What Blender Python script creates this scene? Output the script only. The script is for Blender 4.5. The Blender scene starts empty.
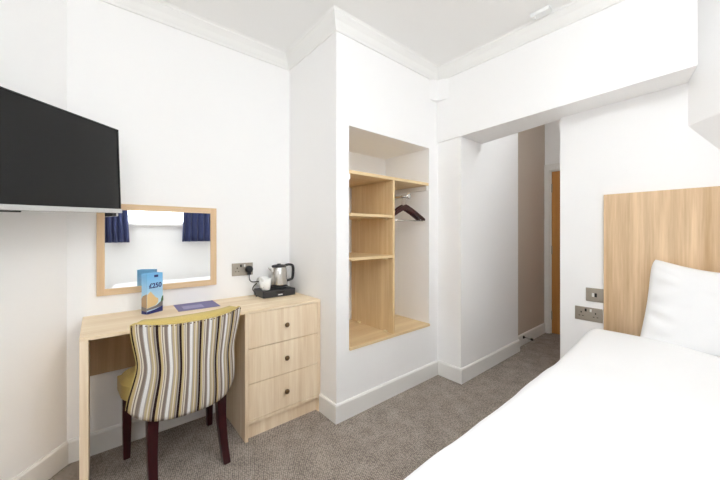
import bpy, bmesh, math, random
from mathutils import Vector, Matrix, noise
random.seed(7)
PI = math.pi
SC = bpy.context.scene
COL = SC.collection

# ------------------------------------------------------------------ camera
cam_d = bpy.data.cameras.new('camera')
cam = bpy.data.objects.new('camera', cam_d); COL.objects.link(cam)
cam_d.sensor_width = 36.0
cam_d.lens = 311.0 / 720.0 * 36.0
cam_d.shift_y = -6.7 / 720.0
cam_d.clip_start = 0.01
cam.location = (0, 0, 1.2)
cam.rotation_euler = (PI / 2, 0, math.radians(49.72) - PI / 2)
SC.camera = cam

# ------------------------------------------------------------------ world, light, exposure
W = bpy.data.worlds.new('daylight'); SC.world = W; W.use_nodes = True
bg = W.node_tree.nodes['Background']
bg.inputs[0].default_value = (0.90, 0.965, 1.0, 1); bg.inputs[1].default_value = 5.5
SC.view_settings.view_transform = 'Standard'
SC.view_settings.look = 'None'
SC.view_settings.gamma = 1.0
SC.view_settings.use_curve_mapping = False
SC.view_settings.exposure = 0.21
SC.cycles.max_bounces = 12
SC.cycles.diffuse_bounces = 8
SC.cycles.glossy_bounces = 6
SC.cycles.sample_clamp_indirect = 6.0
SC.cycles.use_denoising = True
LAMP = 17.0            # strength of the ceiling light's diffuser
HALL_FILL = 7.5            # strength of the unseen fill lamp added to brighten the corridor
ROOM_FILL = 13.0         # strength of the drum lamp added out of view as room fill
# the window: only guides the daylight sampling
pd = bpy.data.lights.new('window_daylight', 'AREA'); pd.shape = 'RECTANGLE'; pd.size = 0.96; pd.size_y = 0.9
pd.cycles.is_portal = True
po = bpy.data.objects.new('window_daylight', pd); COL.objects.link(po)
po.location = (0.6, -0.72, 1.75); po.rotation_euler = (-PI / 2, 0, 0)
po.rotation_euler = (PI / 2, 0, 0)

# ------------------------------------------------------------------ materials
def srgb(r, g, b):
    f = lambda c: (c / 255 / 12.92) if c / 255 <= 0.04045 else ((c / 255 + 0.055) / 1.055) ** 2.4
    return (f(r), f(g), f(b), 1)
def mat(name, col, rough=0.6, metal=0.0, spec=0.5, coat=0.0):
    m = bpy.data.materials.new(name); m.use_nodes = True
    b = m.node_tree.nodes['Principled BSDF']
    b.inputs['Base Color'].default_value = col; b.inputs['Roughness'].default_value = rough
    b.inputs['Metallic'].default_value = metal
    b.inputs['Specular IOR Level'].default_value = spec
    b.inputs['Coat Weight'].default_value = coat
    return m
def N(m, t, **k):
    n = m.node_tree.nodes.new(t)
    for a, v in k.items(): setattr(n, a, v)
    return n
def L(m, a, b): m.node_tree.links.new(a, b)
def coords(m, scale=(1, 1, 1), rot=(0, 0, 0)):
    tc = N(m, 'ShaderNodeTexCoord'); mp = N(m, 'ShaderNodeMapping')
    mp.inputs['Scale'].default_value = scale; mp.inputs['Rotation'].default_value = rot
    L(m, tc.outputs['Object'], mp.inputs['Vector']); return mp.outputs[0]
def ramp(m, fac, stops, interp='LINEAR'):
    r = N(m, 'ShaderNodeValToRGB'); cr = r.color_ramp; cr.interpolation = interp
    while len(cr.elements) < len(stops): cr.elements.new(0.5)
    for e, (p, c) in zip(cr.elements, stops): e.position = p; e.color = c
    L(m, fac, r.inputs[0]); return r.outputs[0]
def bump(m, h, strength, dist=0.01):
    bp = N(m, 'ShaderNodeBump'); bp.inputs['Strength'].default_value = strength; bp.inputs['Distance'].default_value = dist
    L(m, h, bp.inputs['Height']); L(m, bp.outputs[0], m.node_tree.nodes['Principled BSDF'].inputs['Normal'])
def bsdf(m): return m.node_tree.nodes['Principled BSDF']

def plaster(name, col):
    m = mat(name, col, 0.7, spec=0.25)
    n = N(m, 'ShaderNodeTexNoise'); n.inputs['Scale'].default_value = 60; n.inputs['Detail'].default_value = 4
    L(m, coords(m), n.inputs['Vector']); bump(m, n.outputs[0], 0.04, 0.004)
    return m
def wood(name, light, dark, axis='z', rough=0.5, scale=1.0):
    m = mat(name, light, rough, spec=0.35)
    s = [26 * scale] * 3; s['xyz'.index(axis)] = 1.3 * scale
    n1 = N(m, 'ShaderNodeTexNoise'); n1.inputs['Scale'].default_value = 1.0; n1.inputs['Detail'].default_value = 6; n1.inputs['Roughness'].default_value = 0.62
    L(m, coords(m, s), n1.inputs['Vector'])
    s2 = [7 * scale] * 3; s2['xyz'.index(axis)] = 0.5 * scale
    n2 = N(m, 'ShaderNodeTexNoise'); n2.inputs['Scale'].default_value = 1.0; n2.inputs['Detail'].default_value = 3; n2.inputs['Distortion'].default_value = 0.9
    L(m, coords(m, s2), n2.inputs['Vector'])
    s3 = [150 * scale] * 3; s3['xyz'.index(axis)] = 6 * scale
    n3 = N(m, 'ShaderNodeTexNoise'); n3.inputs['Scale'].default_value = 1.0; n3.inputs['Detail'].default_value = 2
    L(m, coords(m, s3), n3.inputs['Vector'])
    a = N(m, 'ShaderNodeMath', operation='MULTIPLY_ADD'); a.inputs[1].default_value = 0.5
    L(m, n1.outputs[0], a.inputs[0])
    b = N(m, 'ShaderNodeMath', operation='MULTIPLY_ADD'); b.inputs[1].default_value = 0.35
    L(m, n2.outputs[0], b.inputs[0]); 
    c = N(m, 'ShaderNodeMath', operation='MULTIPLY'); c.inputs[1].default_value = 0.15
    L(m, n3.outputs[0], c.inputs[0]); L(m, c.outputs[0], b.inputs[2]); L(m, b.outputs[0], a.inputs[2])
    mid = tuple((x + y) / 2 for x, y in zip(light, dark))
    L(m, ramp(m, a.outputs[0], [(0.32, dark), (0.48, mid), (0.62, light)]), bsdf(m).inputs['Base Color'])
    bump(m, n3.outputs[0], 0.08, 0.002)
    return m
def fabric(name, col, rough=0.9, sc=900, strength=0.15, var=0.12):
    m = mat(name, col, rough, spec=0.15)
    bsdf(m).inputs['Sheen Weight'].default_value = 0.15
    n = N(m, 'ShaderNodeTexNoise'); n.inputs['Scale'].default_value = sc; n.inputs['Detail'].default_value = 2
    L(m, coords(m), n.inputs['Vector'])
    d = tuple(c * (1 - var) for c in col[:3]) + (1,)
    L(m, ramp(m, n.outputs[0], [(0.35, d), (0.65, col)]), bsdf(m).inputs['Base Color'])
    bump(m, n.outputs[0], strength, 0.001)
    return m

M = {}
M['wall'] = plaster('white_wall_paint', srgb(251, 250, 249))
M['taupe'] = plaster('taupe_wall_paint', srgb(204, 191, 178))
M['ceiling'] = plaster('white_ceiling_paint', srgb(246, 245, 243))
M['trim'] = mat('white_gloss_paint', srgb(238, 236, 232), 0.35)
M['cornice'] = mat('white_cornice_paint', srgb(242, 241, 238), 0.6)
M['oak_v'] = wood('light_oak_upright', srgb(248, 230, 203), srgb(218, 189, 152), 'z')
M['oak_x'] = wood('light_oak_lengthwise', srgb(249, 232, 204), srgb(224, 196, 158), 'x')
M['oak_shelf'] = wood('light_oak_shelf', srgb(236, 212, 170), srgb(212, 180, 132), 'x')
M['oak_div'] = wood('light_oak_divider', srgb(234, 208, 164), srgb(208, 174, 126), 'z')
M['frame_v'] = wood('mirror_frame_oak_upright', srgb(230, 202, 166), srgb(208, 174, 134), 'z')
M['frame_x'] = wood('mirror_frame_oak_lengthwise', srgb(230, 202, 166), srgb(208, 174, 134), 'x')
M['head'] = wood('oak_headboard', srgb(236, 208, 172), srgb(180, 144, 104), 'z', 0.5, 0.8)
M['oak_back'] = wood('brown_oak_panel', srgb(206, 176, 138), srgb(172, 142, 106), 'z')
M['door'] = wood('orange_oak_door', srgb(208, 150, 82), srgb(178, 120, 62), 'z', 0.4)
M['mahog'] = wood('dark_mahogany', srgb(66, 20, 24), srgb(34, 9, 13), 'z', 0.28)
M['hanger'] = wood('dark_brown_hanger', srgb(66, 34, 30), srgb(40, 18, 18), 'x', 0.3)
M['black'] = mat('black_plastic', srgb(34, 34, 36), 0.4)
M['blackgloss'] = mat('black_gloss', srgb(14, 14, 15), 0.25)
M['tray'] = mat('black_tray', srgb(52, 50, 52), 0.45)
M['screen'] = mat('dark_screen', srgb(6, 6, 7), 0.16, spec=0.4)
M['silver'] = mat('silver_plastic', srgb(215, 215, 216), 0.3, 0.6)
M['steel'] = mat('brushed_steel', srgb(200, 196, 190), 0.25, 1.0)
M['chrome'] = mat('chrome', srgb(220, 220, 220), 0.1, 1.0)
M['brass'] = mat('aged_bronze', srgb(120, 96, 70), 0.3, 1.0)
M['nickel'] = mat('satin_nickel', srgb(176, 168, 156), 0.38, 0.85)
M['white'] = mat('white_plastic', srgb(240, 240, 238), 0.35)
M['ceramic'] = mat('white_china', srgb(244, 244, 242), 0.15, coat=0.5)
M['linen'] = fabric('white_linen', srgb(246, 246, 246), 0.9, 500, 0.08, 0.02)
M['divan'] = fabric('grey_divan_cloth', srgb(190, 186, 180), 0.9)
M['olive'] = fabric('olive_gold_cloth', srgb(208, 184, 112), 0.8, 400, 0.15, 0.15)
M['navy'] = fabric('navy_curtain_cloth', srgb(66, 74, 116), 0.85, 700, 0.2, 0.2)
M['bracket'] = mat('cream_plastic', srgb(236, 216, 176), 0.4)
M['card'] = mat('white_card', srgb(244, 244, 244), 0.6)
M['leaflet'] = mat('violet_paper', srgb(108, 102, 150), 0.5)
M['leaflet2'] = mat('pale_violet_paper', srgb(150, 146, 184), 0.5)
M['navyprint'] = mat('navy_print', srgb(34, 42, 110), 0.5)
M['darkhole'] = mat('dark_slot', srgb(18, 17, 16), 0.6)
M['treeprint'] = mat('green_print', srgb(70, 110, 70), 0.5)
M['stoneprint'] = mat('sandstone_print', srgb(226, 196, 146), 0.5)
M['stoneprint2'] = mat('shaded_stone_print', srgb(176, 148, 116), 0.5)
M['roadprint'] = mat('grey_print', srgb(128, 122, 120), 0.5)
mir = mat('mirror_silvering', (0.93, 0.94, 0.94, 1), 0.0, 1.0); M['mirror'] = mir

def glass():
    m = bpy.data.materials.new('window_glass'); m.use_nodes = True
    nt = m.node_tree; nt.nodes.clear()
    out = nt.nodes.new('ShaderNodeOutputMaterial'); mx = nt.nodes.new('ShaderNodeMixShader')
    t = nt.nodes.new('ShaderNodeBsdfTransparent'); g = nt.nodes.new('ShaderNodeBsdfGlossy')
    g.inputs['Roughness'].default_value = 0.02; mx.inputs[0].default_value = 0.06
    nt.links.new(t.outputs[0], mx.inputs[1]); nt.links.new(g.outputs[0], mx.inputs[2]); nt.links.new(mx.outputs[0], out.inputs[0])
    return m
M['glass'] = glass()
def lampmat(k):
    m = mat('lamp_diffuser', (1, 1, 1, 1), 0.5)
    bsdf(m).inputs['Emission Color'].default_value = (0.93, 0.97, 1.0, 1)
    bsdf(m).inputs['Emission Strength'].default_value = k
    return m
def stripes():
    m = mat('striped_chair_cloth', (1, 1, 1, 1), 0.85, spec=0.15)
    tc = N(m, 'ShaderNodeTexCoord'); sp = N(m, 'ShaderNodeSeparateXYZ'); L(m, tc.outputs['UV'], sp.inputs[0])
    a = N(m, 'ShaderNodeMath', operation='MULTIPLY'); a.inputs[1].default_value = 5.7; L(m, sp.outputs[0], a.inputs[0])
    f = N(m, 'ShaderNodeMath', operation='FRACT'); L(m, a.outputs[0], f.inputs[0])
    tan, cream, taupe, white, dark, grey, gold = (srgb(200, 182, 146), srgb(232, 224, 208), srgb(142, 128, 118),
        srgb(246, 244, 242), srgb(46, 28, 28), srgb(178, 170, 164), srgb(206, 184, 136))
    st = [(0, dark), (0.07, gold), (0.17, cream), (0.21, taupe), (0.25, cream), (0.31, taupe), (0.43, grey), (0.47, white), (0.60, grey),
          (0.65, tan), (0.74, cream), (0.79, tan), (0.86, taupe), (0.92, grey), (0.96, dark)]
    base = ramp(m, f.outputs[0], st, 'CONSTANT')
    n = N(m, 'ShaderNodeTexNoise'); n.inputs['Scale'].default_value = 500; n.inputs['Detail'].default_value = 2
    L(m, coords(m), n.inputs['Vector'])
    mx = N(m, 'ShaderNodeMix', data_type='RGBA', blend_type='MULTIPLY'); mx.inputs[0].default_value = 0.35
    L(m, base, mx.inputs[6]); L(m, ramp(m, n.outputs[0], [(0.3, (0.6, 0.6, 0.6, 1)), (0.7, (1, 1, 1, 1))]), mx.inputs[7])
    L(m, mx.outputs[2], bsdf(m).inputs['Base Color']); bump(m, n.outputs[0], 0.15, 0.001)
    return m
M['stripe'] = stripes()
def carpet():
    m = mat('grey_loop_carpet', (0.2, 0.2, 0.2, 1), 0.95, spec=0.1)
    c = coords(m, (1, 1, 1), (0, 0, 0.35))
    v = N(m, 'ShaderNodeTexVoronoi'); v.inputs['Scale'].default_value = 105; v.inputs['Randomness'].default_value = 0.35; L(m, c, v.inputs['Vector'])
    n = N(m, 'ShaderNodeTexNoise'); n.inputs['Scale'].default_value = 9; n.inputs['Detail'].default_value = 5; L(m, c, n.inputs['Vector'])
    n2 = N(m, 'ShaderNodeTexNoise'); n2.inputs['Scale'].default_value = 240; n2.inputs['Detail'].default_value = 2; L(m, c, n2.inputs['Vector'])
    ad = N(m, 'ShaderNodeMath', operation='MULTIPLY_ADD'); ad.inputs[1].default_value = 0.9; L(m, v.outputs['Distance'], ad.inputs[0])
    s = N(m, 'ShaderNodeMath', operation='MULTIPLY_ADD'); s.inputs[1].default_value = 0.35; L(m, n.outputs[0], s.inputs[0])
    k = N(m, 'ShaderNodeMath', operation='MULTIPLY'); k.inputs[1].default_value = 0.35; L(m, n2.outputs[0], k.inputs[0])
    L(m, k.outputs[0], s.inputs[2]); L(m, s.outputs[0], ad.inputs[2])
    L(m, ramp(m, ad.outputs[0], [(0.35, srgb(200, 189, 178)), (0.62, srgb(170, 159, 149)), (0.95, srgb(112, 103, 97))]), bsdf(m).inputs['Base Color'])
    bump(m, v.outputs['Distance'], -0.6, 0.004)
    return m
M['carpet'] = carpet()
def printcard():
    m = mat('sky_blue_print', (1, 1, 1, 1), 0.4)
    tc = N(m, 'ShaderNodeTexCoord'); sp = N(m, 'ShaderNodeSeparateXYZ'); L(m, tc.outputs['Object'], sp.inputs[0])
    L(m, ramp(m, sp.outputs[2], [(0.06, srgb(196, 226, 244)), (0.2, srgb(120, 186, 234))]), bsdf(m).inputs['Base Color'])
    return m
M['skyprint'] = printcard()

# ------------------------------------------------------------------ mesh helpers
def tag(o, label=None, cat=None, group=None, kind=None):
    if label: o['label'] = label
    if cat: o['category'] = cat
    if group: o['group'] = group
    if kind: o['kind'] = kind
    return o
def thing(name, label, cat, loc=(0, 0, 0), rz=0.0, group=None, rot=None):
    o = bpy.data.objects.new(name, None); COL.objects.link(o)
    o.location = loc; o.rotation_euler = rot or (0, 0, rz); o.empty_display_size = 0.1
    return tag(o, label, cat, group)
def obj(name, bm, m, parent=None, smooth=False, bevel=0.0, seg=2):
    me = bpy.data.meshes.new(name)
    bmesh.ops.recalc_face_normals(bm, faces=bm.faces)
    bm.to_mesh(me); bm.free()
    for k in (m if isinstance(m, (list, tuple)) else [m]): me.materials.append(k)
    o = bpy.data.objects.new(name, me); COL.objects.link(o)
    if parent: o.parent = parent
    if smooth:
        for p in me.polygons: p.use_smooth = True
    if bevel > 0:
        b = o.modifiers.new('bevel', 'BEVEL'); b.width = bevel; b.segments = seg; b.limit_method = 'ANGLE'; b.angle_limit = math.radians(40)
    return o
def B(): return bmesh.new()
def box(bm, x0, x1, y0, y1, z0, z1, mi=0):
    v = [bm.verts.new((x, y, z)) for z in (z0, z1) for y in (y0, y1) for x in (x0, x1)]
    for q in ((0, 2, 3, 1), (4, 5, 7, 6), (0, 1, 5, 4), (2, 6, 7, 3), (0, 4, 6, 2), (1, 3, 7, 5)):
        f = bm.faces.new([v[i] for i in q]); f.material_index = mi
    return bm
def bx(*a): return box(B(), *a)
def prism(bm, pts, z0, z1, mi=0):
    """plan polygon extruded; z0/z1 numbers or functions of (x, y)"""
    f0 = z0 if callable(z0) else (lambda x, y: z0); f1 = z1 if callable(z1) else (lambda x, y: z1)
    a = [bm.verts.new((x, y, f0(x, y))) for x, y in pts]; b = [bm.verts.new((x, y, f1(x, y))) for x, y in pts]
    n = len(pts)
    fs = [bm.faces.new(a[::-1]), bm.faces.new(b)]
    for i in range(n): fs.append(bm.faces.new((a[i], a[(i + 1) % n], b[(i + 1) % n], b[i])))
    for f in fs: f.material_index = mi
    return bm
def lathe(bm, prof, n=28, c=(0, 0, 0), ax='z', cap=True):
    rings = []
    for r, h in prof:
        ring = []
        for i in range(n):
            t = 2 * PI * i / n; p = (r * math.cos(t), r * math.sin(t), h)
            if ax == 'y': p = (p[0], p[2], p[1])
            if ax == 'x': p = (p[2], p[0], p[1])
            ring.append(bm.verts.new((p[0] + c[0], p[1] + c[1], p[2] + c[2])))
        rings.append(ring)
    for a, b in zip(rings, rings[1:]):
        for i in range(n): bm.faces.new((a[i], a[(i + 1) % n], b[(i + 1) % n], b[i]))
    if cap: bm.faces.new(rings[0][::-1]); bm.faces.new(rings[-1])
    return bm
def tube(bm, pts, r, n=10, closed=False):
    pts = [Vector(p) for p in pts]; rr = r if isinstance(r, (list, tuple)) else [r] * len(pts)
    rings = []; up = Vector((0, 0, 1)); prev = None
    for i, p in enumerate(pts):
        if closed: t = pts[(i + 1) % len(pts)] - pts[i - 1]
        else: t = pts[min(i + 1, len(pts) - 1)] - pts[max(i - 1, 0)]
        t.normalize()
        if prev is None:
            u = t.cross(up)
            if u.length < 0.05: u = t.cross(Vector((1, 0, 0)))
        else: u = prev - t * prev.dot(t)
        u.normalize(); prev = u; w = t.cross(u)
        rings.append([bm.verts.new(p + (u * math.cos(2 * PI * k / n) + w * math.sin(2 * PI * k / n)) * rr[i]) for k in range(n)])
    m = len(rings)
    for i in range(m if closed else m - 1):
        a, b = rings[i], rings[(i + 1) % m]
        for k in range(n): bm.faces.new((a[k], a[(k + 1) % n], b[(k + 1) % n], b[k]))
    if not closed: bm.faces.new(rings[0][::-1]); bm.faces.new(rings[-1])
    return bm
def bar(bm, pts, sx, sy):
    """square-section bar along pts (mostly vertical), size lists"""
    rings = []
    for i, p in enumerate(pts):
        a = sx[i] / 2; b = sy[i] / 2
        rings.append([bm.verts.new((p[0] + dx * a, p[1] + dy * b, p[2])) for dx, dy in ((-1, -1), (1, -1), (1, 1), (-1, 1))])
    for a, b in zip(rings, rings[1:]):
        for k in range(4): bm.faces.new((a[k], a[(k + 1) % 4], b[(k + 1) % 4], b[k]))
    bm.faces.new(rings[0][::-1]); bm.faces.new(rings[-1])
    return bm
def slab(bm, front, back, nu, nv, uv=None):
    """closed solid between two surfaces front(u,v), back(u,v), u,v in 0..1"""
    g = []
    for f in (front, back):
        g.append([[bm.verts.new(f(i / nu, j / nv)) for j in range(nv + 1)] for i in range(nu + 1)])
    lay = bm.loops.layers.uv.verify() if uv else None
    def face(vs, us):
        f = bm.faces.new(vs)
        if lay:
            for l, q in zip(f.loops, us): l[lay].uv = q
    for s, gg in enumerate(g):
        for i in range(nu):
            for j in range(nv):
                vs = [gg[i][j], gg[i + 1][j], gg[i + 1][j + 1], gg[i][j + 1]]
                us = [(i / nu, j / nv), ((i + 1) / nu, j / nv), ((i + 1) / nu, (j + 1) / nv), (i / nu, (j + 1) / nv)]
                if s: vs.reverse(); us.reverse()
                face(vs, us)
    a, b = g
    for i in range(nu):
        for j in (0, nv):
            q = [(i / nu, j / nv), ((i + 1) / nu, j / nv)]
            face([a[i][j], a[i + 1][j], b[i + 1][j], b[i][j]], [q[0], q[1], q[1], q[0]])
    for j in range(nv):
        for i in (0, nu):
            q = [(i / nu, j / nv), (i / nu, (j + 1) / nv)]
            face([a[i][j], a[i][j + 1], b[i][j + 1], b[i][j]], [q[0], q[1], q[1], q[0]])
    return bm
def sweep(bm, path, prof, side=1):
    """profile (d, z) swept along a plan polyline with mitred corners; d is measured to the given side"""
    P = [Vector(p) for p in path]; nn = []
    for i in range(len(P) - 1):
        t = (P[i + 1] - P[i]).normalized(); nn.append(Vector((-t.y, t.x)) * side)
    rings = []
    for i, p in enumerate(P):
        if i == 0: m = nn[0]
        elif i == len(P) - 1: m = nn[-1]
        else:
            m = (nn[i - 1] + nn[i]); m = m / max(0.2, m.dot(nn[i]))
        rings.append([bm.verts.new((p.x + m.x * d, p.y + m.y * d, z)) for d, z in prof])
    k = len(prof)
    for a, b in zip(rings, rings[1:]):
        for j in range(k): bm.faces.new((a[j], a[(j + 1) % k], b[(j + 1) % k], b[j]))
    bm.faces.new(rings[0][::-1]); bm.faces.new(rings[-1])
    return bm
def struct(name, bm, m, **k):
    return tag(obj(name, bm, m, **k), kind='structure')

# ================================================================== THE ROOM
CZ = 2.575          # ceiling height
YB = 2.23           # desk wall
XC, YC = 1.16, 1.60 # wardrobe bulkhead corner
XB = 2.43           # bed wall
XF = 2.215          # beam front
YW = -0.50          # window wall
NX0, NX1, NZ0, NZ1, NYB = 1.262, 2.108, 0.432, 1.906, 2.11   # wardrobe recess
DIAG = (-0.118, YB); DEND = (-1.418, 0.705)

struct('floor', bx(-1.6, 4.4, -0.9, 2.5, -0.1, 0.0), M['carpet'])
struct('ceiling', bx(-1.6, 4.4, -0.9, 2.5, CZ, CZ + 0.1), M['ceiling'])
struct('wall_back', bx(-0.3, XC, YB, YB + 0.15, 0, CZ), M['wall'])
struct('wall_diagonal', prism(B(), [DIAG, DEND, (DEND[0] - 0.1, DEND[1] + 0.1), (-0.22, YB + 0.15), (-0.118, YB + 0.15)], 0, CZ), M['wall'])
struct('wall_left', bx(DEND[0] - 0.15, DEND[0], YW - 0.1, DEND[1] + 0.1, 0, CZ), M['wall'])
# wardrobe bulkhead with its recess
b = B()
box(b, XC, NX0, YC, YB + 0.15, 0, CZ); box(b, NX1, 2.225, YC, YB + 0.15, 0, CZ)
box(b, NX0, NX1, YC, YB + 0.15, 0, NZ0); box(b, NX0, NX1, YC, YB + 0.15, NZ1, CZ)
box(b, NX0, NX1, NYB, YB + 0.15, NZ0, NZ1)
struct('wall_wardrobe', b, M['wall'])
# corridor
b = B()
box(b, 2.225, 3.275, 1.376, YB + 0.15, 0, CZ)
struct('wall_corridor_left', b, M['wall'])
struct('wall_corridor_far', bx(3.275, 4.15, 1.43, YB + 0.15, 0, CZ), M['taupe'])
DY0, DY1, DZ = 0.60, 1.372, 1.95
b = B()
box(b, 4.15, 4.3, DY1, 1.6, 0, CZ); box(b, 4.15, 4.3, 0.3, DY0, 0, CZ); box(b, 4.15, 4.3, DY0, DY1, DZ, CZ)
box(b, 4.25, 4.3, DY0, DY1, 0, DZ)
struct('wall_corridor_end', b, M['wall'])
struct('wall_corridor_right', bx(2.56, 4.15, 0.4, 0.52, 0, CZ), M['wall'])
# bed wall, with a slanted boxing over the bed's far side
b = B()
box(b, XB, 2.56, YW - 0.1, 0.741, 0, CZ)
box(b, 2.56, 2.62, 0.136, 0.52, 0, CZ)
struct('wall_right', b, M['wall'])
b = B()
P = [(XB, .136, CZ), (2.222, -.045, CZ), (2.222, YW, CZ), (XB, YW, CZ), (XB, .136, 1.778), (2.222, -.045, 1.784), (2.222, YW, 1.784), (XB, -.045, 1.532), (XB, YW, 1.532)]
v = [b.verts.new(p) for p in P]
for f in ((0, 1, 2, 3), (0, 4, 5, 1), (1, 5, 6, 2), (4, 7, 5), (5, 7, 8, 6), (0, 3, 8, 7, 4), (2, 6, 8, 3)): b.faces.new([v[q] for q in f])
struct('wall_boxing', b, M['wall'])
# dropped beam across the corridor opening and the bed wall; soffit rises a little towards the bed
def sof(x, y): return 1.975 + 0.029 * (1.376 - y)
struct('wall_beam', prism(B(), [(XF, YC - 0.001), (XF, 0.092), (XB, 0.137), (XB + 0.03, 0.72), (2.55, 1.375), (2.3, YC - 0.001)], sof, CZ), M['wall'])
# window wall
WX0, WX1, WZ0, WZ1 = 0.12, 1.08, 1.30, 2.20
b = B()
y0 = YW - 0.22
box(b, DEND[0] - 0.15, WX0, y0, YW, 0, CZ); box(b, WX1, 2.9, y0, YW, 0, CZ)
box(b, WX0, WX1, y0, YW, 0, WZ0); box(b, WX0, WX1, y0, YW, WZ1, CZ)
struct('wall_window', b, M['wall'])
wn = thing('window_1', None, None, ((WX0 + WX1) / 2, YW - 0.16, WZ0)); wn['kind'] = 'structure'
hw = (WX1 - WX0) / 2; hh = WZ1 - WZ0
b = B()
for a in ((-hw, -hw + .05, 0, hh), (hw - .05, hw, 0, hh), (-hw + .05, hw - .05, 0, .05), (-hw + .05, hw - .05, hh - .05, hh)):
    box(b, a[0], a[1], -.03, .03, a[2], a[3])
tag(obj('window_frame', b, M['trim'], wn, bevel=.004), kind='structure')
tag(obj('window_pane', bx(-hw + .05, hw - .05, -.004, .004, .05, hh - .05), M['glass'], wn), kind='structure')
tag(obj('window_sill', bx(-hw, hw, .03, .185, 0, .02), M['trim'], wn, bevel=.004), kind='structure')

# baseboards
BS = [(0, 0.0), (0.015, 0.0), (0.015, 0.108), (0.009, 0.118), (0, 0.118)]
def base(name, path, side): struct(name, sweep(B(), path, BS, side), M['trim'])
base('baseboard_left', [(-1.418, 0.705), (-0.1215, YB - 0.004)], -1)
base('baseboard_back', [(-0.111, YB), (0.628, YB)], -1)
base('baseboard_wardrobe', [(XC, 1.835), (XC, YC), (2.225, YC)][:3], -1)
base('baseboard_corridor', [(2.225, YC - 0.016), (2.225, 1.376), (3.275, 1.376), (3.275, 1.43), (4.15, 1.43)], -1)
base('baseboard_right', [(2.56, 0.741), (XB, 0.741), (XB, 0.56)], -1)
# cornice, a stepped cove
CP = [(0, CZ - .095), (.010, CZ - .095), (.014, CZ - .082), (.022, CZ - .07), (.034, CZ - .045), (.052, CZ - .024), (.060, CZ - .016), (.060, CZ - .008), (.070, CZ), (0, CZ)]
struct('trim_1', sweep(B(), [DEND, DIAG, (XC, YB), (XC, YC), (XF, YC), (XF, 0.092)], CP, -1), M['cornice'])
# small boxed ledge high in the corner beside the beam
struct('trim_2', prism(B(), [(2.115, YC), (2.185, YC - .03), (XF, YC - .115), (XF, YC)], 2.315, CZ - .09), M['wall'])
# door at the corridor's end
b = B()
box(b, 4.128, 4.15, DY1, DY1 + .056, 0, DZ + .075); box(b, 4.128, 4.15, DY0 - .056, DY0, 0, DZ + .075); box(b, 4.128, 4.15, DY0, DY1, DZ, DZ + .075)
box(b, 4.15, 4.25, DY1 - .012, DY1, 0, DZ); box(b, 4.15, 4.25, DY0, DY0 + .012, 0, DZ); box(b, 4.15, 4.25, DY0 + .012, DY1 - .012, DZ - .012, DZ)
struct('trim_3', b, M['trim'], bevel=.003)
dr = thing('door_1', None, None, (4.165, (DY0 + DY1) / 2, 0)); dr['kind'] = 'structure'
w2 = (DY1 - DY0) / 2 - .014
tag(obj('door_leaf', bx(0, .044, -w2, w2, .006, DZ - .014), M['door'], dr, bevel=.002), kind='structure')
for z in (.22, 1.0, 1.74):
    tag(obj('door_hinge', lathe(B(), [(.007, -.05), (.007, .05)], 12, (-.008, w2 - .002, z)), M['nickel'], dr), kind='structure')
hb = B(); lathe(hb, [(.025, -.012), (.025, 0)], 20, (0, -w2 + .07, 1.02), 'x'); tube(hb, [(-.01, -w2 + .07, 1.02), (-.05, -w2 + .07, 1.02), (-.055, -w2 + .09, 1.02), (-.055, -w2 + .19, 1.02)], .009)
tag(obj('door_handle', hb, M['nickel'], dr, smooth=True), kind='structure')

# ================================================================== DRESSING TABLE
DX0, DX1, DYF, DH = -0.056, 1.156, 1.779, 0.753
desk = thing('dressing_table', 'light oak dressing table with a three drawer pedestal, against the white wall under the mirror', 'dressing table', ((DX0 + DX1) / 2, 2.0, 0))
ox, oy = (DX0 + DX1) / 2, 2.0
def D(x0, x1, y0, y1, z0, z1): return bx(x0 - ox, x1 - ox, y0 - oy, y1 - oy, z0, z1)
obj('tabletop', D(DX0, DX1, DYF, 2.228, DH - .016, DH), M['oak_x'], desk, bevel=.0015)
obj('leg_panel', D(DX0, DX0 + .03, DYF + .002, 2.20, 0, DH - .016), M['oak_v'], desk, bevel=.0015)
PX = 0.648
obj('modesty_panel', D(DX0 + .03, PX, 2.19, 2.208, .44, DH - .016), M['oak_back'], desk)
cab = B()
T = .018
for a in ((PX, PX + T, DYF, 2.205, 0, DH - .016), (DX1 - T, DX1, DYF, 2.205, 0, DH - .016), (PX + T, DX1 - T, 2.19, 2.205, .09, DH - .016),
          (PX + T, DX1 - T, DYF + .003, 2.19, .094, .113), (PX + T, DX1 - T, DYF + .03, DYF + .046, 0, .094)):
    box(cab, a[0] - ox, a[1] - ox, a[2] - oy, a[3] - oy, a[4], a[5])
obj('pedestal_carcass', cab, M['oak_v'], desk, bevel=.001)
g = .0013
for z0, z1 in ((.53, .7355), (.326, .5285), (.115, .3245)):
    d = obj('drawer', D(PX + T + g, DX1 - T - g, DYF + .002, DYF + .02, z0 + g, z1 - g), M['oak_v'], desk, bevel=.001)
    kb = B(); lathe(kb, [(.004, 0.003), (.006, -.004), (.006, -.012), (.014, -.017), (.0155, -.022), (.013, -.027), (.007, -.030), (.001, -.031)], 20, ((PX + DX1) / 2 - ox, DYF - oy + .002, (z0 + z1) / 2), 'y')
    obj('drawer_knob', kb, M['brass'], d, smooth=True)

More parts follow.
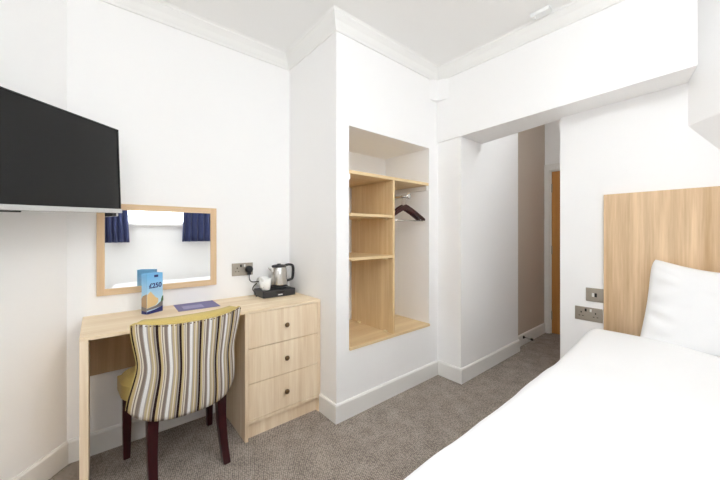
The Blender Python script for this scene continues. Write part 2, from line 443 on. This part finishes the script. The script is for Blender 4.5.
# ================================================================== CHAIR
CHX, CHY = 0.345, 1.895
ch = thing('dining_chair', 'upholstered chair with a striped curved back, olive seat and mahogany legs, under the dressing table', 'chair', (CHX, CHY, 0), math.radians(4))
def smooth01(t): t = max(0, min(1, t)); return t * t * (3 - 2 * t)
def back_pt(u, v, off):
    s = 2 * u - 1; a = abs(s)
    zb = .335 + .05 * a ** 7
    zt = .812 - .006 * a ** 2 - .022 * (1 - a ** 2.5) * (1 - smooth01(off / .05)) - .012 * smooth01((a - .93) / .07)
    z = zb + (zt - zb) * v
    hwid = .218 + .028 * smooth01((v - .45) / .55) + .032 * smooth01((.6 - v) / .6)
    x = hwid * s
    wd = .095 + .045 * smooth01((.75 - v) / .75) ** 1.3
    wrap = wd * a ** 2.4
    lean = -.262 - .022 * v ** 2 + .03 * (1 - v) ** 5
    # outward normal in plan, roughly
    dx = 2.4 * wd * a ** 1.4 * (1 if s > 0 else -1) / hwid
    n = Vector((-dx, 1.0)); n.normalize()
    return Vector((x + n.x * off, lean + wrap + n.y * off, z))
def soft(u, v, off):   # cloth padding rounds off at the rim
    e = min(u, 1 - u) * 14; e2 = (1 - v) * 12; e3 = v * 10
    k = min(1, max(0, min(e, e2, e3))); k = math.sqrt(max(0, 1 - (1 - k) ** 2))
    return off * (.72 + .28 * k)
obj('backrest', slab(B(), lambda u, v: back_pt(u, v, 0), lambda u, v: back_pt(u, v, .012), 48, 24, uv=True), M['stripe'], ch, smooth=True)
obj('backrest_pad', slab(B(), lambda u, v: back_pt(u, v, .0125), lambda u, v: back_pt(u, min(1, v * .995 + .0), soft(u, v, .072)) + Vector((0, 0, .004 if v > .99 else 0)), 48, 24), M['olive'], ch, smooth=True)
pb = B()
rim = [back_pt(.0, v / 12, .004) for v in range(0, 13)] + [back_pt(u / 40, 1, .004) for u in range(1, 41)] + [back_pt(1, 1 - v / 12, .004) for v in range(1, 13)]
tube(pb, rim, .0045, 8)
obj('piping', pb, M['olive'], ch, smooth=True)
nb = B()
for k in range(33):
    p = back_pt(.012 + .976 * k / 32, .985, -.002); bmesh.ops.create_icosphere(nb, subdivisions=1, radius=.0038, matrix=Matrix.Translation(p))
obj('nailhead_trim', nb, M['brass'], ch, smooth=True)
def seat_pt(u, v, top):
    s = 2 * u - 1; t = v
    y = -.17 + .40 * t; hwid = .15 + .096 * smooth01((t - .1) * 1.7)
    # rounded plan corners
    x = hwid * s
    q = (abs(s) ** 5 + abs(2 * t - 1) ** 5)
    k = max(0, 1 - min(1, q / 1.0)) ** .35
    z = (.44 + .055 * k) if top else .366
    return Vector((x, y, z))
obj('seat', slab(B(), lambda u, v: seat_pt(u, v, False), lambda u, v: seat_pt(u, v, True), 24, 24), M['olive'], ch, smooth=False, bevel=.01, seg=3)
obj('seat_rail', bx(-.19, .19, -.15, .215, .335, .364), M['mahog'], ch, bevel=.004)
for s in (-1, 1):
    pts = []; sx = []; sy = []
    for i in range(11):
        t = i / 10; z = .37 * (1 - t)
        pts.append((s * (.155 + .006 * t), -.145 - .02 * t - .045 * t * t * t + .012 * math.sin(PI * t), z)); sx.append(.048 - .014 * t); sy.append(.052 - .016 * t)
    obj('leg', bar(B(), pts, sx, sy), M['mahog'], ch, bevel=.004)
for s in (-1, 1):
    pts = [(s * .208, .185, .365), (s * .209, .19, .18), (s * .209, .192, 0)]
    obj('leg', bar(B(), pts, [.042, .038, .03], [.042, .038, .03]), M['mahog'], ch, bevel=.004)

# ================================================================== TELEVISION on its arm
AF = math.radians(49.72)
fw = Vector((math.cos(AF), math.sin(AF), 0)); rt = Vector((math.sin(AF), -math.cos(AF), 0))
tvw, tvh = .735, .425
tc = fw * (1.600 - tvw / 2) + rt * (-1.24)
tv = thing('television', 'black flat television with a silver lower edge, hung on the diagonal corner wall', 'television', (tc.x, tc.y, 1.500))
Rm = Matrix(((fw.x, -rt.x, 0), (fw.y, -rt.y, 0), (0, 0, 1))).to_4x4()   # local x = towards the far end, local -y = screen side
tv.rotation_euler = (Rm @ Matrix.Rotation(math.radians(-2.6), 4, 'Y')).to_euler()
hwv, hhv = tvw / 2, tvh / 2
b = B(); box(b, -hwv, hwv, .002, .03, -hhv, hhv); box(b, -hwv + .12, hwv - .12, .03, .055, -hhv + .06, hhv - .12)
obj('casing', b, M['black'], tv, bevel=.003)
b = B()
for a in ((-hwv, -hwv + .007, -hhv + .022, hhv), (hwv - .007, hwv, -hhv + .022, hhv), (-hwv + .007, hwv - .007, hhv - .007, hhv)):
    box(b, a[0], a[1], -.006, .0019, a[2], a[3])
obj('bezel', b, M['blackgloss'], tv, bevel=.0015)
obj('screen', bx(-hwv + .007, hwv - .007, -.003, .0018, -hhv + .022, hhv - .007), M['screen'], tv)
obj('bottom_strip', bx(-hwv, hwv, -.012, .0019, -hhv, -hhv + .021), M['silver'], tv, bevel=.003)
obj('sensor_foot', bx(-.22, -.11, -.008, .01, -hhv - .006, -hhv - .0005), M['black'], tv, bevel=.002)
b = B(); box(b, -.1, .1, .056, .066, -.1, .1); box(b, -.03, .03, .066, .255, -.03, .03); box(b, -.06, .06, .255, .266, -.11, .11)
obj('wall_bracket', b, M['black'], tv, bevel=.003)

# ================================================================== WALL MIRROR
mx0, mx1, mz0, mz1 = 0.0, .613, .857, 1.366
mr = thing('wall_mirror', 'rectangular wall mirror in a light oak frame above the dressing table', 'mirror', ((mx0 + mx1) / 2, YB, mz0))
hm = (mx1 - mx0) / 2; mh = mz1 - mz0; fwid = .035
for x in (-hm, hm - fwid): obj('frame', bx(x, x + fwid, -.022, -.001, 0, mh), M['frame_v'], mr, bevel=.0015)
for z in (0, mh - fwid): obj('frame', bx(-hm + fwid, hm - fwid, -.022, -.001, z, z + fwid), M['frame_x'], mr, bevel=.0015)
obj('mirror_glass', bx(-hm + fwid - .001, hm - fwid + .001, -.014, -.003, fwid - .001, mh - fwid + .001), M['mirror'], mr)

# ================================================================== SOCKETS AND SWITCH
def socket(name, label, cat, loc, rz, double=True, switch=False, wid=.148, hgt=.088):
    t = thing(name, label, cat, loc, rz)
    obj('faceplate', bx(-wid / 2, wid / 2, -.008, -.0005, -hgt / 2, hgt / 2), M['nickel'], t, bevel=.003)
    if switch:
        obj('rocker', bx(-.013, -.001, -.013, -.0082, -.012, .012), M['white'], t, bevel=.001)
        obj('rocker', bx(.001, .013, -.012, -.0082, -.012, .012), M['darkhole'], t, bevel=.001)
        return t
    for s in (-1, 1):
        c = s * wid * .26
        b = B(); box(b, c - .003, c + .003, -.0088, -.0081, .004, .014); box(b, c - .014, c - .006, -.0088, -.0081, -.016, -.012); box(b, c + .006, c + .014, -.0088, -.0081, -.016, -.012)
        obj('pin_holes', b, M['darkhole'], t)
        c2 = s * wid * .09
        obj('rocker', bx(c2 - .005, c2 + .005, -.0125, -.0082, .016, .034), M['white'] if s > 0 else M['darkhole'], t, bevel=.001)
    return t
socket('power_socket', 'brushed steel double power socket on the wall beside the kettle, black plug in it', 'socket', (.792, YB, .945), 0)
socket('power_socket', 'brushed steel double power socket low on the wall beside the headboard, under the switch', 'socket', (XB, .579, .678), -PI / 2)
socket('light_switch', 'small brushed steel switch plate on the wall beside the headboard, above the socket', 'switch', (XB, .546, .806), -PI / 2, switch=True, wid=.094, hgt=.086)

# ================================================================== KETTLE TRAY
ty, tx0, tx1, tz = 2.108, .866, 1.110, DH
tr = thing('hospitality_tray', 'low black box tray with a drawer, on the dressing table under the kettle', 'tray', ((tx0 + tx1) / 2, ty, tz))
hx = (tx1 - tx0) / 2
obj('body', bx(-hx, hx, -.068, .100, 0.001, .05), M['tray'], tr, bevel=.004)
db = B()
n = 14; pts = [(-hx + .006, -.0), (hx - .006, 0)]
dd = obj('drawer', bx(-hx + .006, hx - .006, -.075, -.0685, .005, .043), M['tray'], tr, bevel=.002)
hb = B()
a = [hb.verts.new((.036 * math.cos(PI + PI * i / n), -.0756, .043 + .017 * math.sin(PI + PI * i / n))) for i in range(n + 1)]
c = [hb.verts.new((v.co.x, -.0752, v.co.z)) for v in a]
hb.faces.new(a); hb.faces.new(c[::-1])
for i in range(n + 1): hb.faces.new((a[i], a[(i + 1) % (n + 1)], c[(i + 1) % (n + 1)], c[i]))
obj('finger_pull', hb, M['darkhole'], dd)
obj('drawer_label', bx(-.017, .017, -.0762, -.0752, .013, .021), M['card'], dd)
# kettle
KX, KY, KZ = 1.022, 2.125, DH + .0505
kt = thing('kettle', 'brushed steel kettle with black lid and handle, standing on the black tray', 'kettle', (KX, KY, KZ))
b = B(); lathe(b, [(.056, 0.001), (.058, .006), (.058, .012), (.052, .0165)], 32)
kb = obj('power_base', b, M['black'], kt, smooth=True)
b = B(); lathe(b, [(.050, .017), (.053, .019), (.0535, .03), (.051, .08), (.0475, .148), (.046, .151)], 36)
obj('body', b, M['steel'], kt, smooth=True)
b = B(); lathe(b, [(.0475, .1515), (.048, .153), (.047, .162), (.035, .166), (.012, .167), (.012, .174), (.001, .175)], 32)
obj('lid', b, M['black'], kt, smooth=True)
# handle towards +x
hp = [(.044, 0, .158), (.07, 0, .163), (.094, -.004, .156), (.102, -.004, .135), (.1, -.004, .085), (.095, -.003, .058), (.078, -.002, .05), (.052, 0, .044)]
def cr(p, k=6):
    P = [Vector(q) for q in p]; out = []
    for i in range(len(P) - 1):
        p0, p1, p2, p3 = P[max(i - 1, 0)], P[i], P[i + 1], P[min(i + 2, len(P) - 1)]
        for j in range(k):
            t = j / k
            out.append(.5 * ((2 * p1) + (p2 - p0) * t + (2 * p0 - 5 * p1 + 4 * p2 - p3) * t * t + (3 * p1 - p0 - 3 * p2 + p3) * t ** 3))
    return out + [P[-1]]
obj('handle', tube(B(), cr(hp), .0095, 10), M['black'], kt, smooth=True)
sp = B(); r0 = [(-.044, -.018, .112), (-.044, .018, .112), (-.044, .016, .15), (-.044, -.016, .15)]; r1 = [(-.075, -.004, .142), (-.075, .004, .142), (-.075, .006, .152), (-.075, -.006, .152)]
A0 = [sp.verts.new(p) for p in r0]; A1 = [sp.verts.new(p) for p in r1]
for i in range(4): sp.faces.new((A0[i], A0[(i + 1) % 4], A1[(i + 1) % 4], A1[i]))
sp.faces.new(A0[::-1]); sp.faces.new(A1)
obj('spout', sp, M['steel'], kt, bevel=.004)
for c in kt.children: c.data.transform(Matrix.Diagonal((1.1, 1.1, 1.0, 1)))
# cord and plug (the plug is pushed into the socket on the wall)
px, pz = .832, .944
b = B(); lathe(b, [(.024, YB - .0098 - KY), (.026, YB - .02 - KY), (.025, YB - .036 - KY), (.014, YB - .042 - KY)], 20, (px - KX, 0, pz - KZ), 'y')
box(b, px - KX - .011, px - KX + .011, YB - .036 - KY, YB - .014 - KY, pz - KZ - .04, pz - KZ - .01)
pg = obj('plug', b, M['black'], kt, bevel=.003)
cord = cr([(px, YB - .025, pz - .04), (px + .003, YB - .026, pz - .075), (px + .02, YB - .03, pz - .092), (px + .06, YB - .03, pz - .094), (.905, YB - .010, .845), (.872, YB - .006, .815), (.852, 2.19, .80), (.846, 2.15, .79), (.848, 2.12, .768), (.856, 2.13, DH + .004)])
cord = [(p[0] - KX, p[1] - KY, p[2] - KZ) for p in cord]
obj('cord', tube(B(), cord, .0035, 8), M['black'], kt, smooth=True)
# two white mugs
def mug(label, x, y, rz):
    t = thing('mug', label, 'mug', (x, y, DH + .0505), rz, 'white mugs on the black tray')
    b = B(); lathe(b, [(.026, 0.001), (.029, .004), (.033, .04), (.035, .082), (.0335, .082), (.031, .04), (.027, .008), (.001, .007)], 28)
    obj('cup', b, M['ceramic'], t, smooth=True)
    obj('handle', tube(B(), cr([(.033, 0, .068), (.052, 0, .066), (.058, 0, .045), (.048, 0, .024), (.031, 0, .02)]), .0045, 8), M['ceramic'], t, smooth=True)
mug('white china mug at the front of the black tray, left of the kettle', .905, 2.085, math.radians(215))
mug('white china mug on the black tray, between the kettle and the other mug', .925, 2.172, math.radians(120))

# ================================================================== PROMOTIONAL BOX AND LEAFLET
pbx = thing('promotional_box', 'tall pale blue card box printed £250, standing on the dressing table before the mirror', 'box', (.211, 2.058, DH), math.radians(31))
PW, PD, PH = .094, .040, .222
b = B()
for a in ((0, PW, 0, .0015), (0, PW, PD - .0015, PD), (0, .0015, .0015, PD - .0015), (PW - .0015, PW, .0015, PD - .0015)):
    box(b, a[0], a[1], a[2], a[3], 0.0005, PH)
box(b, .002, PW - .002, .002, PD - .002, .001, .003)
obj('card_sleeve', b, M['skyprint'], pbx)
obj('inner_flap', bx(.002, PW - .002, .002, PD - .002, PH - .008, PH - .006), M['card'], pbx)
def flat(pts, y=-.0006, t=.0005):
    b = B(); a = [b.verts.new((x, y, z)) for x, z in pts]; c = [b.verts.new((x, y + t, z)) for x, z in pts]
    b.faces.new(a); b.faces.new(c[::-1]); n = len(pts)
    for i in range(n): b.faces.new((a[i], a[(i + 1) % n], c[(i + 1) % n], c[i]))
    return b
obj('printed_road', flat([(0, .02), (PW, .03), (PW, .065), (.055, .04), (0, .032)], -.0006), M['roadprint'], pbx)
obj('printed_band', flat([(0, 0.001), (PW, 0.001), (PW, .032), (.05, .02), (0, .014)], -.0011), M['navyprint'], pbx)
obj('printed_building', flat([(.001, .033), (.05, .042), (.066, .056), (.066, .078), (.05, .088), (.03, .112), (.022, .124), (.001, .108)], -.0011), M['stoneprint'], pbx)
obj('printed_tree', flat([(.082, .055), (.097, .06), (.097, .09), (.09, .085), (.084, .07)], -.0011), M['treeprint'], pbx)
obj('printed_logo', flat([(.042, .2), (.066, .2), (.066, .213), (.042, .213)], -.0011), M['navyprint'], pbx)
# the narrow left side carries the rest of the picture
def sideflat(pts, x=-.0006, t=.0005):
    b = B(); a = [b.verts.new((x, y, z)) for y, z in pts]; c = [b.verts.new((x + t, y, z)) for y, z in pts]
    b.faces.new(a); b.faces.new(c[::-1]); n = len(pts)
    for i in range(n): b.faces.new((a[i], a[(i + 1) % n], c[(i + 1) % n], c[i]))
    return b
obj('printed_building', sideflat([(0, .03), (PD, .04), (PD, .085), (.03, .1), (0, .112)]), M['stoneprint2'], pbx)
obj('printed_band', sideflat([(0, .001), (PD, .001), (PD, .02), (0, .014)], -.0011), M['navyprint'], pbx)
obj('printed_road', sideflat([(0, .014), (PD, .02), (PD, .042), (0, .034)], -.0011), M['roadprint'], pbx)
def text(name, s, size, x, z, y, m, parent, ext=.0003):
    c = bpy.data.curves.new(name, 'FONT'); c.body = s; c.size = size; c.extrude = ext; c.align_x = 'CENTER'; c.offset = size * .03
    f = bpy.data.objects.new(name, c); COL.objects.link(f)
    me = bpy.data.meshes.new_from_object(f.evaluated_get(bpy.context.evaluated_depsgraph_get())); bpy.data.objects.remove(f)
    me.materials.clear(); me.materials.append(m); o = bpy.data.objects.new(name, me); COL.objects.link(o); o.parent = parent
    o.location = (x, y, z); o.rotation_euler = (PI / 2, 0, 0); return o
text('price_lettering', '£250', .037, .049, .142, -.0009, M['navyprint'], pbx)
lf = thing('leaflet', 'flat violet leaflet lying on the dressing table behind the chair', 'leaflet', (.472, 2.108, DH + .0006), math.radians(-2))
obj('page', bx(-.112, .112, -.095, .108, 0, .0015), M['leaflet'], lf)
obj('printed_panel', bx(-.08, .03, -.06, .03, .0016, .0020), M['leaflet2'], lf)

# ================================================================== WARDROBE SHELVING
SX, SY = (NX0 + NX1) / 2, 1.85
ws = thing('wardrobe_shelving', 'open light oak shelving with an upright divider, built into the wall recess', 'shelving', (SX, SY, NZ0))
def S(x0, x1, y0, y1, z0, z1): return bx(x0 - SX, x1 - SX, y0 - SY, y1 - SY, z0 - NZ0, z1 - NZ0)
e = .0015
obj('base_board', S(NX0 + e, NX1 - e, YC - .012, NYB - e, NZ0 + .0005, .452), M['oak_shelf'], ws, bevel=.002)
obj('divider', S(1.682, 1.702, YC + .006, NYB - .012, .4525, 1.5955), M['oak_div'], ws, bevel=.001)
obj('top_shelf', S(NX0 + e, NX1 - e, YC + .004, NYB - e, 1.596, 1.618), M['oak_shelf'], ws, bevel=.001)
obj('shelf', S(NX0 + e, 1.6815, YC + .008, NYB - .06, 1.315, 1.335), M['oak_shelf'], ws, bevel=.001)
obj('shelf', S(NX0 + e, 1.6815, YC + .008, NYB - .06, 1.018, 1.038), M['oak_shelf'], ws, bevel=.001)
for z in (1.300, 1.003, .4525):
    for y in (YC + .06, NYB - .14):
        obj('shelf_bracket', S(1.66, 1.6815, y, y + .03, z, z + .0145), M['bracket'], ws, bevel=.003)
obj('batten', S(NX1 - .02, NX1 - e, YC + .012, NYB - .02, 1.556, 1.5955), M['trim'], ws, bevel=.002)
obj('batten', S(NX0 + e, NX0 + .02, YC + .012, NYB - .02, 1.556, 1.5955), M['trim'], ws, bevel=.002)
RX, RZ = 1.902, 1.497
rl = thing('clothes_rail', 'short chrome clothes rail under the top shelf of the wardrobe recess', 'clothes rail', (RX, 1.87, 1.595))
obj('rail', tube(B(), [(0, -.222, RZ - 1.595), (0, .236, RZ - 1.595)], .0085, 12), M['chrome'], rl, smooth=True)
obj('rail_end', lathe(B(), [(.022, -.224), (.024, -.229), (.02, -.236), (.006, -.238)], 20, (0, 0, RZ - 1.595), 'y'), M['chrome'], rl, smooth=True)
for y in (.05, .16): obj('rail_hanger', bx(-.008, .008, y, y + .02, RZ - 1.595, 0.0005), M['chrome'], rl)
obj('wall_flange', lathe(B(), [(.022, .2385), (.022, .232), (.01, .23)], 20, (0, 0, RZ - 1.595), 'y'), M['chrome'], rl, smooth=True)
def hanger(label, y, rz):
    t = thing('coat_hanger', label, 'coat hanger', (RX, y, RZ - .062), rz, 'dark coat hangers on the wardrobe rail')
    # hook
    hk = [(0.0, 0, -.002), (0, 0, .035)] + [(.0 + .0125 * math.sin(q) , 0, .0605 - .0125 * math.cos(q)) for q in [i * PI * 1.45 / 12 + .12 for i in range(13)]]
    obj('hook', tube(B(), hk, .0018, 8), M['chrome'], t, smooth=True)
    # shoulders: one curved wooden bar, deeper at the middle
    up = []; dn = []
    for i in range(33):
        s = -1 + i / 16; a = abs(s)
        x = 0.188 * s; z = -.002 - .108 * a ** 1.3 - .004 * a
        th = .044 - .016 * a if a < .9 else .024 - .06 * (a - .9)
        up.append((x, z)); dn.append((x, z - th + (.016 * max(0, 1 - a / .12))*0))
    def pt(u, v, k):
        i = u * 32; i0 = min(31, int(i)); f = i - i0
        zu = up[i0][1] * (1 - f) + up[i0 + 1][1] * f; zd = dn[i0][1] * (1 - f) + dn[i0 + 1][1] * f
        x = -0.188 + 0.376 * u; wd = .008 + .012 * abs(2 * u - 1) ** 2
        return Vector((x, k * wd / 2 - .018 * abs(2 * u - 1) ** 2, zd + (zu - zd) * v))
    obj('shoulders', slab(B(), lambda u, v: pt(u, v, -1), lambda u, v: pt(u, v, 1), 32, 3), M['hanger'], t, bevel=.002)
    obj('trouser_bar', tube(B(), [(-.172, -.012, -.132), (.172, -.012, -.132)], .0045, 10), M['chrome'], t, smooth=True)
hanger('dark wooden coat hanger on the chrome rail, the front one', 1.672, math.radians(-7))
hanger('dark wooden coat hanger on the chrome rail, behind the front one', 1.715, math.radians(-3))

# ================================================================== BED
BX0, BX1, BY0, BY1 = .22, 2.385, -.41, .50
bed = thing('bed', 'single bed with a pale divan base and mattress under the white duvet', 'bed', ((BX0 + BX1) / 2, (BY0 + BY1) / 2, 0))
hx, hy = (BX1 - BX0) / 2, (BY1 - BY0) / 2
obj('divan_base', bx(-hx, hx, -hy, hy, .045, .33), M['divan'], bed, bevel=.015, seg=3)
obj('mattress', bx(-hx, hx, -hy, hy, .3305, .535), M['linen'], bed, bevel=.04, seg=4)
for sx in (-1, 1):
    for sy in (-1, 1):
        obj('foot', lathe(B(), [(.022, 0.0), (.026, .005), (.026, .0445)], 16, (sx * (hx - .1), sy * (hy - .1), 0)), M['black'], bed, smooth=True)
hbd = thing('headboard', 'tall light oak headboard panel behind the white pillow', 'headboard', (XB, (.495 - .43) / 2, .12))
obj('panel', bx(-.030, -.001, -.4625, .4625, 0, 1.319), M['head'], hbd, bevel=.0015)
# duvet
def wrapd(t, half, r, drop):
    """arc-length t from the centre -> (position, fall)"""
    s = 1 if t >= 0 else -1; a = abs(t); flat_ = half - r
    if a <= flat_: return s * a, 0.0
    q = (a - flat_) / r
    if q < PI / 2: return s * (flat_ + r * math.sin(q)), r * (1 - math.cos(q))
    return s * (half + .012 * math.sin((a - flat_ - r * PI / 2) * 9)), r + (a - flat_ - r * PI / 2)
def duvet(u, v, inner):
    R = .075
    xc, yc = 1.20, .072; hxx, hyy = 1.07, .492
    La = hxx + .30; Lb = hyy + .27
    a = -La + (La + hxx - .02) * u; b_ = -Lb + 2 * Lb * v
    X, dx = wrapd(a, hxx, R, 0) if a < 0 else (a, 0.0)
    Y, dy = wrapd(b_, hyy, R, 0)
    fall = (dx ** 3 + dy ** 3) ** (1 / 3)
    # head end slants: its left side reaches further up the bed than its right
    Xw = xc + X
    if a > .6: Xw += (a - .6) / .45 * (.19 * Y / .49 - .08)
    k = max(0, 1 - fall / .1)
    z = .585 + .018 * k * (1 - (Y / .49) ** 2) + .05 * smooth01((a - .55) / .45) * (.45 + .55 * k) * (1 if fall < .15 else max(0, 1 - (fall - .15) * 12)) - fall
    nz = noise.noise(Vector((Xw * 2.3, Y * 3.5, fall * 2))) * .011 + noise.noise(Vector((Xw * 6, Y * 4 + 3, fall * 3))) * .006
    z += nz * (1 if not inner else .8)
    Yw = yc + Y + (noise.noise(Vector((Xw * 3.1, 5, fall * 4))) * .007 if dy > .02 else 0)
    if a > La * 0 + hxx - .1: z += -.015 * smooth01((a - hxx + .08) / .06) + .0
    if inner:
        nrm = min(1, dy / R); s = 1 if b_ > 0 else -1
        Yw -= s * .022 * nrm; z -= .022 * (1 - min(1, fall / R)); 
        if a < 0: Xw += .022 * min(1, dx / R)
    return Vector((Xw, Yw, z))
dvt = slab(B(), lambda u, v: duvet(u, v, False), lambda u, v: duvet(u, v, True), 110, 90)
o = obj('duvet', dvt, M['linen'], None, smooth=True)
tag(o, 'white duvet spread over the single bed', 'duvet')
# pillow leaning on the headboard
def pillow_pt(u, v, s):
    a = 2 * u - 1; c = 2 * v - 1
    hw_, hh_ = .33, .272
    px = hw_ * a * (1 - .05 * (1 - c * c)) * (.95 - .07 * c); pz = hh_ * c * (1 - (.26 if c > 0 else .08) * (1 - a * a))
    th = .085 * max(0, (1 - abs(a) ** 3.2)) ** .55 * max(0, (1 - abs(c) ** 3.2)) ** .55
    th += .006 * noise.noise(Vector((a * 3, c * 4, s))) * (1 - a ** 4)
    ed = max(0, 1 - th / .05)
    pz += 0; w = .006 * math.sin(a * 23 + c * 5) * (1 - abs(c)) * 0
    crease = .013 * math.sin(c * 19 + 3.5 * a + noise.noise(Vector((a * 2, c * 2, 1))) * 3) * smooth01((abs(a) - .5) / .4) * (1 - abs(c) ** 3) * (1 - abs(a) ** 8)
    rd = 1 - .07 * abs(a) ** 6 * abs(c) ** 6
    return Vector((px * rd, s * (th + .002) - (crease if s < 0 else 0), pz * rd))
pw = slab(B(), lambda u, v: pillow_pt(u, v, -1), lambda u, v: pillow_pt(u, v, 1), 60, 48)
bmesh.ops.remove_doubles(pw, verts=pw.verts, dist=.0005)
o = obj('pillow', pw, M['linen'], None, smooth=True)
o.matrix_world = Matrix.Translation((2.285, -.015, .812)) @ Matrix.Rotation(-PI / 2, 4, 'Z') @ Matrix.Rotation(math.radians(-17), 4, 'X')
tag(o, 'plump white pillow leaning against the oak headboard', 'pillow')

# ================================================================== CURTAINS on the window wall (seen in the mirror)
rail = thing('curtain_rail', 'curtain rail with rings above the small high window', 'curtain rail', ((WX0 + WX1) / 2, YW + .06, 2.3))
obj('rail', tube(B(), [(-.66, 0, 0), (.74, 0, 0)], .01, 12), M['chrome'], rail, smooth=True)
for x in (-.62, .7):
    obj('rail_bracket', bx(x - .008, x + .008, -.0595, .0, -.008, .008), M['chrome'], rail)
def curtain(label, x0, x1, flare, ph):
    zt, zb = 2.285, 1.085
    def pt(u, v, k):
        z = zb + (zt - zb) * v
        w0 = x0 - flare[0] * (1 - v); w1 = x1 + flare[1] * (1 - v)
        x = w0 + (w1 - w0) * u
        y = YW + .055 + .022 * math.sin(u * PI * 2 * 4.5 + ph) * (.6 + .4 * (1 - v)) + .008 * math.sin(u * 31 + v * 3) + k
        return Vector((x, y, z))
    o = obj('curtain', slab(B(), lambda u, v: pt(u, v, 0), lambda u, v: pt(u, v, .004), 90, 12), M['navy'], None, smooth=True)
    tag(o, label, 'curtain', 'short navy curtains at the high window')
curtain('short navy curtain at the high window, the one nearer the television corner', .06, .26, (0.0, .06), 0.4)
curtain('short navy curtain at the high window, the one nearer the headboard', .95, 1.27, (.05, .02), 1.3)

# ================================================================== SMALL THINGS
sb = thing('ceiling_sensor', 'small white sensor box on the ceiling edge above the corridor opening', 'sensor', (2.10, .745, CZ), PI / 2)
b = B(); box(b, -.055, .055, -.028, .028, -.024, -.0005); obj('housing', b, M['white'], sb, bevel=.006)
obj('indicator', lathe(B(), [(.012, -.0245), (.009, -.03), (.001, -.031)], 16, (.035, 0, 0)), M['white'], sb, smooth=True)
ds = thing('door_stop', 'spring door stop with black tips on the corridor baseboard', 'door stop', (3.50, 1.4145, .085))
obj('mount', lathe(B(), [(.016, 0), (.016, -.008), (.008, -.012)], 16, (0, 0, 0), 'y'), M['black'], ds, smooth=True)
obj('rod', tube(B(), [(0, -.01, 0), (0.005, -.075, -.005)], .006, 10), M['chrome'], ds, smooth=True)
obj('rubber_tip', lathe(B(), [(.011, -.073), (.013, -.078), (.012, -.095), (.005, -.098)], 16, (.005, 0, -.005), 'y'), M['black'], ds, smooth=True)
# lamps out of view: a ceiling light, plus two fill lamps added for brightness
def lamp(name, label, x, y, r, drop, k):
    t = thing(name, label, 'ceiling light', (x, y, CZ))
    obj('ceiling_rose', lathe(B(), [(.05, -.0005), (.05, -.02), (.02, -.026)], 28), M['white'], t, smooth=False)
    obj('stem', lathe(B(), [(.006, -.0265), (.006, -drop)], 14), M['white'], t, smooth=True)
    d = obj('diffuser', lathe(B(), [(.03, -.0005), (r * .7, -.005), (r * .95, -.02), (r, -.04), (r, -.10), (r * .9, -.12), (.01, -.13)], 40), lampmat(k), t, smooth=True)
    d.location = (0, 0, -drop)
lamp('ceiling_light', 'white drum ceiling light on a short stem over the bed', .95, -.10, .2, .16, LAMP)
lamp('room_fill_lamp', 'white drum fill lamp added out of view, hanging low near the television corner', -.35, -.12, .2, .55, ROOM_FILL)
lamp('ceiling_light', 'small white drum fill lamp added in the corridor, hidden behind the beam', 2.72, .80, .11, .06, HALL_FILL)
